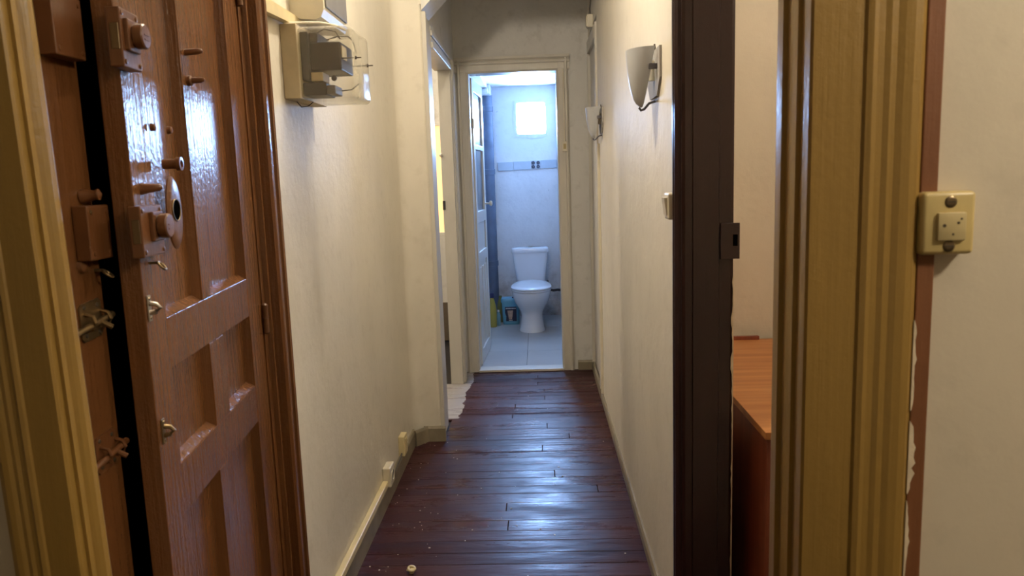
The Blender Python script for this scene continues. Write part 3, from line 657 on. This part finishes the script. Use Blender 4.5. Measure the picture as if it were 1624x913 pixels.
# ------------------------------------------------------------------ sconces
def sconce(cy, label):
    o = thing('wall_sconce', label, 'sconce', (0.378, cy, 1.62), 'frosted pocket sconces on the right wall')
    b = nb(); rows_ = []; NS, NP = 16, 24
    for side, k in ((0, 1.0), (1, 0.955)):
        R = []
        for i in range(NS+1):
            s = i/NS; se = max(s, 0.004)
            ww = 0.088*se**0.46*k; p = 0.078*se**0.48*k; xb = 0.364 - 0.028*(1-s)
            R.append([b.verts.new((xb - p*math.cos(-PI/2 + PI*j/NP), cy + ww*math.sin(-PI/2 + PI*j/NP), 1.622 + 0.173*s + 0.010*side*(1-s))) for j in range(NP+1)])
        rows_.append(R)
    A, B = rows_
    for R in rows_:
        for i in range(NS):
            for j in range(NP): b.faces.new((R[i][j], R[i][j+1], R[i+1][j+1], R[i+1][j]))
    for j in range(NP): b.faces.new((A[NS][j], A[NS][j+1], B[NS][j+1], B[NS][j])); b.faces.new((A[0][j], B[0][j], B[0][j+1], A[0][j+1]))
    for i in range(NS):
        b.faces.new((A[i][0], A[i+1][0], B[i+1][0], B[i][0])); b.faces.new((A[i][NP], B[i][NP], B[i+1][NP], A[i+1][NP]))
    obj('glass_shade', b, 'frosted_glass', o, True)
    b = nb(); ext(b, [(cy-0.07, 1.650), (cy+0.07, 1.650), (cy+0.125, 1.70), (cy+0.125, 1.79), (cy-0.125, 1.79), (cy-0.125, 1.70)], 'x', 0.3705, 0.3775); obj('back_plate', b, 'sconce_plate', o)
    for sg in (-1, 1):
        b = nb(); y0 = cy + sg*0.078
        box(b, 0.345, 0.3775, y0-0.008, y0+0.008, 1.728, 1.745, 0.003); cl = obj('clip', b, 'clip_grey', o)
        b = nb(); cyl(b, (0.352, y0, 1.7365), (0, sg, 0), 0.008, 0.010, 12); obj('thumb_screw', b, 'clip_grey', cl, True)
    b = nb(); tube(b, [(0.377, cy, 1.640), (0.358, cy, 1.634), (0.342, cy, 1.616), (0.332, cy, 1.613), (0.326, cy, 1.622)], 0.004, 8); obj('bottom_hook', b, 'clip_grey', o, True)
    b = nb(); cyl(b, (0.365, cy-0.02, 1.70), (0, 0, 1), 0.012, 0.06, 12); obj('lamp_holder', b, 'white_plastic', o, True)
    b = nb(); tube(b, [(0.374, cy-0.03, 1.785), (0.372, cy-0.03, 1.80), (0.371, cy-0.03, 1.808)], 0.003, 6); obj('wire', b, 'cable_grey', o, True)
sconce(2.45, 'nearer and larger frosted glass sconce beside the dark door frame')
sconce(4.44, 'farther frosted glass sconce near the end of the right wall')
b = nb(); box(b, 0.362, 0.3785, 4.60, 4.622, 0.06, 1.60, 0.003)
tag(obj('cable_duct', b, 'white_plastic'), 'thin vertical white duct below the farther sconce', 'cable duct')
ws = thing('wall_switch', 'white switch tucked against the dark door frame', 'switch', (0.378, 2.10, 1.29))
b = nb(); box(b, 0.352, 0.3785, 2.073, 2.140, 1.290, 1.362, 0.005); obj('housing', b, 'white_plastic', ws)
b = nb(); ext(b, [(1.302, 0.353), (1.302, 0.349), (1.350, 0.343), (1.350, 0.353)], 'y', 2.085, 2.128)
for v in b.verts: v.co = Vector((v.co.z, v.co.y, v.co.x))
obj('rocker', b, 'white_plastic', ws)

# ------------------------------------------------------------------ dark frame of the side room doorway, far jamb
b = nb()
ext(b, [(0.51, 2.075), (0.368, 2.075), (0.362, 2.068), (0.362, 2.056), (0.370, 2.050), (0.370, 2.042), (0.362, 2.036), (0.360, 2.022), (0.368, 2.014), (0.376, 2.012), (0.376, 2.004), (0.384, 2.000), (0.402, 2.000), (0.404, 1.996), (0.470, 1.996), (0.472, 2.000), (0.502, 2.000), (0.51, 2.004)], 'z', 0, 2.25)
box(b, 0.36, 0.51, 1.10, 2.07, 2.2, 2.3, 0.003)
t12 = struct('trim_12', b, 'dark_paint', 'dark brown door frame of the room on the right')
sp = nb(); box(sp, 0.474, 0.524, 1.992, 1.9995, 1.188, 1.282, 0.001); s_ = obj('strike_plate', sp, 'dark_paint', t12)
sp = nb(); box(sp, 0.506, 0.518, 1.9905, 1.9925, 1.222, 1.252); obj('bolt_hole', sp, 'void_black', s_)
b = nb(); N = 60; A = []; B = []; A2 = []; B2 = []
for i in range(N+1):
    z = 0.20 + 0.94*i/N; ww = random.choice((0.0012, 0.0015, 0.002, 0.003, 0.0012)) * (1.0 if i < 46 else 1.2)
    if i in (44, 45, 46, 52, 53): ww = 0.006
    A.append(b.verts.new((0.5105-ww, 1.9985, z))); B.append(b.verts.new((0.5115, 1.9985, z))); A2.append(b.verts.new((0.5105-ww, 2.003, z))); B2.append(b.verts.new((0.5115, 2.003, z)))
for i in range(N):
    b.faces.new((A[i], B[i], B[i+1], A[i+1])); b.faces.new((B[i], B2[i], B2[i+1], B[i+1])); b.faces.new((A[i], A[i+1], A2[i+1], A2[i]))
obj('chipped_edge', b, 'filler', t12)

# ------------------------------------------------------------------ cabinet in the side room
cb = thing('wooden_cabinet', 'reddish cherry wood cabinet in the room on the right', 'cabinet', (0.70, 2.4, 0))
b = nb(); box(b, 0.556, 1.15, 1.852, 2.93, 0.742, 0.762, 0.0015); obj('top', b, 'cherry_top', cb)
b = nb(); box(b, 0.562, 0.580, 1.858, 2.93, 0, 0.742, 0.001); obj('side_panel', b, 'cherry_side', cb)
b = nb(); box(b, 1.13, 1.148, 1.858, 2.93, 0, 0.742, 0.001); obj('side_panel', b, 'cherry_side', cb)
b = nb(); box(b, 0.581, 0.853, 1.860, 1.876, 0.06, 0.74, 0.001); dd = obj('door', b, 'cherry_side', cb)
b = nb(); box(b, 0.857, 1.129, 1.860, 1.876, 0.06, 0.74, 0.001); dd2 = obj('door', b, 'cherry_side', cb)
for x_, d_ in ((0.83, dd), (0.88, dd2)):
    b = nb(); lathe(b, [(0.006, 0), (0.006, 0.012), (0.012, 0.016), (0.012, 0.022), (0.002, 0.025)], (x_, 1.860, 0.45), (0, -1, 0), 12); obj('knob', b, 'steel', d_, True)
b = nb(); box(b, 0.581, 1.129, 1.878, 2.93, 0.05, 0.07); obj('bottom', b, 'cherry_side', cb)
b = nb(); box(b, 0.60, 0.845, 2.912, 2.93, 0.762, 0.776, 0.001); obj('back_ledge', b, 'cherry_side', cb)

# ------------------------------------------------------------------ toilet
TX = -0.084; FZ = 0.015
to = thing('toilet', 'white close-coupled toilet with closed lid', 'toilet', (TX, 7.0, FZ))
def egg(cx, yf, yb, hw, z, n=36, sq=1.0):
    """oval ring with its front at yf and back at yb"""
    cyy = yf + hw*1.15 if yb - yf > hw*2.2 else (yf+yb)/2
    P_ = []
    for i in range(n):
        a = 2*PI*i/n; c, s = math.cos(a), math.sin(a)
        ly = (cyy-yf) if s < 0 else (yb-cyy)
        ex = 0.8 if s > 0 else 1.0
        P_.append((cx + hw*math.copysign(abs(c)**ex, c), cyy + ly*math.copysign(abs(s)**ex, s), z))
    return P_
b = nb()
loft(b, [egg(TX, *q) for q in ((6.725, 7.24, 0.118, FZ), (6.725, 7.24, 0.120, FZ+0.012), (6.740, 7.22, 0.112, FZ+0.03), (6.755, 7.20, 0.103, FZ+0.09), (6.765, 7.20, 0.097, 0.16), (6.755, 7.22, 0.104, 0.195), (6.715, 7.25, 0.125, 0.235), (6.665, 7.28, 0.152, 0.285), (6.628, 7.29, 0.168, 0.335), (6.612, 7.30, 0.176, 0.375), (6.610, 7.30, 0.178, 0.392), (6.616, 7.30, 0.174, 0.398))])
obj('bowl', b, 'porcelain', to, True)
b = nb(); loft(b, [egg(TX, *q) for q in ((6.600, 7.17, 0.178, 0.399), (6.594, 7.175, 0.183, 0.403), (6.594, 7.175, 0.183, 0.411), (6.600, 7.17, 0.178, 0.415))]); obj('seat', b, 'seat_white', to, True)
b = nb(); loft(b, [egg(TX, *q) for q in ((6.600, 7.19, 0.177, 0.4165), (6.592, 7.195, 0.184, 0.420), (6.592, 7.195, 0.184, 0.430), (6.604, 7.19, 0.172, 0.438), (6.66, 7.17, 0.12, 0.442))]); obj('lid', b, 'seat_white', to, True)
def rrect(cx, cy_, hx, hy, r, z, n=6):
    P_ = []
    for sx_, sy_, a0 in ((1, 1, 0), (-1, 1, PI/2), (-1, -1, PI), (1, -1, 1.5*PI)):
        for k in range(n+1):
            a = a0 + PI/2*k/n; P_.append((cx + sx_*(hx-r) + r*math.cos(a), cy_ + sy_*(hy-r) + r*math.sin(a), z))
    return P_
TC = 7.33
b = nb(); loft(b, [rrect(TX-0.006, TC, hx, hy, r, z) for hx, hy, r, z in ((0.130, 0.075, 0.03, 0.400), (0.138, 0.080, 0.035, 0.42), (0.150, 0.085, 0.035, 0.52), (0.163, 0.088, 0.035, 0.62), (0.170, 0.089, 0.035, 0.690))]); obj('tank', b, 'porcelain', to, True)
b = nb(); loft(b, [rrect(TX-0.006, TC, hx, hy, r, z) for hx, hy, r, z in ((0.174, 0.092, 0.036, 0.690), (0.180, 0.097, 0.04, 0.696), (0.180, 0.097, 0.04, 0.722), (0.174, 0.091, 0.04, 0.736), (0.150, 0.07, 0.04, 0.742))]); obj('tank_lid', b, 'porcelain', to, True)
b = nb(); lathe(b, [(0.024, 0), (0.024, 0.008), (0.020, 0.011), (0.001, 0.011)], (TX-0.006, TC, 0.741), (0, 0, 1), 20); fb_ = obj('flush_button', b, 'steel', to, True)
b = nb(); box(b, TX-0.007, TX-0.005, TC-0.018, TC+0.018, 0.7515, 0.7528); obj('button_split', b, 'mark_dark', fb_)
# supply hose on the right, soil pipe, cross pipe
b = nb(); tube(b, [(0.198, 7.40, 0.30), (0.17, 7.42, 0.300), (0.13, 7.44, 0.292), (0.10, 7.44, 0.300), (0.075, 7.40, 0.33), (0.07, 7.37, 0.40)], 0.013, 10)
wp = tag(obj('water_hose', b, 'hose_dark', None, True), 'dark water hose on the wall right of the toilet', 'hose')
sp_ = thing('soil_pipe', 'thick slate grey soil pipe standing in the toilet corner', 'pipe', (-0.478, 7.50, FZ))
b = nb(); cyl(b, (-0.478, 7.50, FZ), (0, 0, 1), 0.062, 2.19, 28); obj('pipe', b, 'pipe_slate', sp_, True)
for z_ in (0.55, 1.45, 2.05):
    b = nb(); lathe(b, [(0.0615, 0), (0.068, 0.002), (0.068, 0.05), (0.0615, 0.052)], (-0.478, 7.50, z_), (0, 0, 1), 28); obj('collar', b, 'pipe_slate', sp_, True)
b = nb(); tube(b, [(-0.59, 7.28, 2.225), (-0.44, 7.27, 2.225)], 0.022, 14)
tag(obj('overhead_pipe', b, 'bath_plaster', None, True), 'short white pipe under the toilet ceiling beam', 'pipe')

# ------------------------------------------------------------------ bottles and detergent box
bx = thing('detergent_box', 'light blue detergent box with dark label beside the toilet', 'box', (-0.29, 7.2, FZ))
b = nb(); loft(b, [rrect(-0.290, 7.21, hx, hy, 0.022, z) for hx, hy, z in ((0.074, 0.055, FZ), (0.078, 0.06, FZ+0.01), (0.086, 0.066, 0.235))]); obj('body', b, 'bin_blue', bx, True)
b = nb(); loft(b, [rrect(-0.290, 7.21, hx, hy, 0.024, z) for hx, hy, z in ((0.092, 0.072, 0.232), (0.093, 0.073, 0.255), (0.086, 0.066, 0.268), (0.07, 0.05, 0.270))]); obj('lid', b, 'bin_blue', bx, True)
b = nb(); box(b, -0.275, -0.225, 7.165, 7.18, 0.268, 0.282, 0.003); obj('handle', b, 'cap_navy', bx)
b = nb(); ext(b, [(-0.338, 0.050), (-0.236, 0.050), (-0.236, 0.190), (-0.345, 0.190), (-0.345, 0.13), (-0.335, 0.10)], 'y', 7.139, 7.1445)
for v in b.verts: v.co.y -= (v.co.z-0.05)*0.035
lb = obj('label', b, 'label_navy', bx)
b = nb(); ext(b, [(-0.310, 0.070), (-0.280, 0.070), (-0.268, 0.155), (-0.322, 0.155)], 'y', 7.1355, 7.138)
for v in b.verts: v.co.y -= (v.co.z-0.05)*0.035
obj('cup_print', b, 'label_tan', lb)
x_ = -0.338
while x_ < -0.25:
    wl_ = random.uniform(0.005, 0.012); b = nb(); box(b, x_, x_+wl_, 7.1325, 7.1345, 0.170, 0.180); obj('lettering', b, 'label_white', lb); x_ += wl_+0.003
x_ = -0.310
while x_ < -0.275:
    wl_ = random.uniform(0.005, 0.009); b = nb(); box(b, x_, x_+wl_, 7.1365, 7.1385, 0.055, 0.064); obj('lettering', b, 'label_white', lb); x_ += wl_+0.0025
def bottle(name, label, x, y_, prof, mat, cap, capm, sq=0.75):
    o = thing(name, label, 'bottle', (x, y_, FZ))
    b = nb(); n = 24
    loft(b, [[(x + r*math.cos(2*PI*i/n), y_ + r*sq*math.sin(2*PI*i/n), FZ+h) for i in range(n)] for r, h in prof]); obj('body', b, mat, o, True)
    r, h0, h1 = cap; b = nb(); lathe(b, [(r, h0), (r, h1-0.006), (r*0.85, h1)], (x, y_, FZ), (0, 0, 1), 18); obj('cap', b, capm, o, True)
bottle('cleaner_bottle', 'yellow cleaner bottle with navy cap behind the toilet door', -0.462, 7.06, ((0.036, 0), (0.041, 0.006), (0.041, 0.165), (0.036, 0.20), (0.024, 0.255), (0.016, 0.275), (0.016, 0.285)), 'bottle_yellow', (0.021, 0.282, 0.325), 'cap_navy')
bottle('olive_bottle', 'olive bottle standing between yellow bottle and detergent box', -0.395, 7.30, ((0.030, 0), (0.034, 0.006), (0.034, 0.16), (0.026, 0.20), (0.014, 0.235), (0.014, 0.24)), 'bottle_olive', (0.017, 0.238, 0.262), 'bottle_olive')
bottle('teal_bottle', 'short pale teal bottle beside the yellow bottle', -0.408, 7.12, ((0.016, 0), (0.019, 0.005), (0.019, 0.10), (0.012, 0.125), (0.008, 0.132), (0.008, 0.136)), 'bottle_teal', (0.011, 0.134, 0.15), 'label_white')

# ------------------------------------------------------------------ floor litter
pf = thing('plastic_fitting', 'small cream ring fitting lying on the hallway floor', 'fitting', (-0.50, 2.575, 0))
b = nb(); ring(b, (-0.50, 2.575, 0.016), (0.15, -0.2, 1), 0.012, 0.005, 18, 8); obj('ring', b, 'cream_plastic', pf, True)
b = nb(); cyl(b, (-0.50, 2.572, 0.001), (0, 0, 1), 0.009, 0.014, 12); obj('stem', b, 'cream_plastic', pf, True)
b = nb(); ext(b, [(-0.518, 2.567), (-0.511, 2.565), (-0.511, 2.577)], 'z', 0.012, 0.017); obj('barb', b, 'cream_plastic', pf)
b = nb()
for i in range(70):
    if i < 40: cx, cy_ = random.uniform(-0.68, -0.40), random.uniform(2.4, 3.95)
    else: cx, cy_ = random.uniform(-0.35, 0.34), random.uniform(2.5, 5.3)
    r = random.uniform(0.0015, 0.005); n = random.choice((4, 5)); a0 = random.random()*6
    pts = [(cx + r*random.uniform(0.5, 1.2)*math.cos(a0+2*PI*k/n), cy_ + r*random.uniform(0.5, 1.2)*math.sin(a0+2*PI*k/n)) for k in range(n)]
    ext(b, pts, 'z', 0.0004, 0.0004 + random.uniform(0.0008, 0.002))
tag(obj('paint_flakes', b, 'chip_white'), 'tiny white paint flakes scattered on the dark floorboards', 'flakes', None, 'stuff')
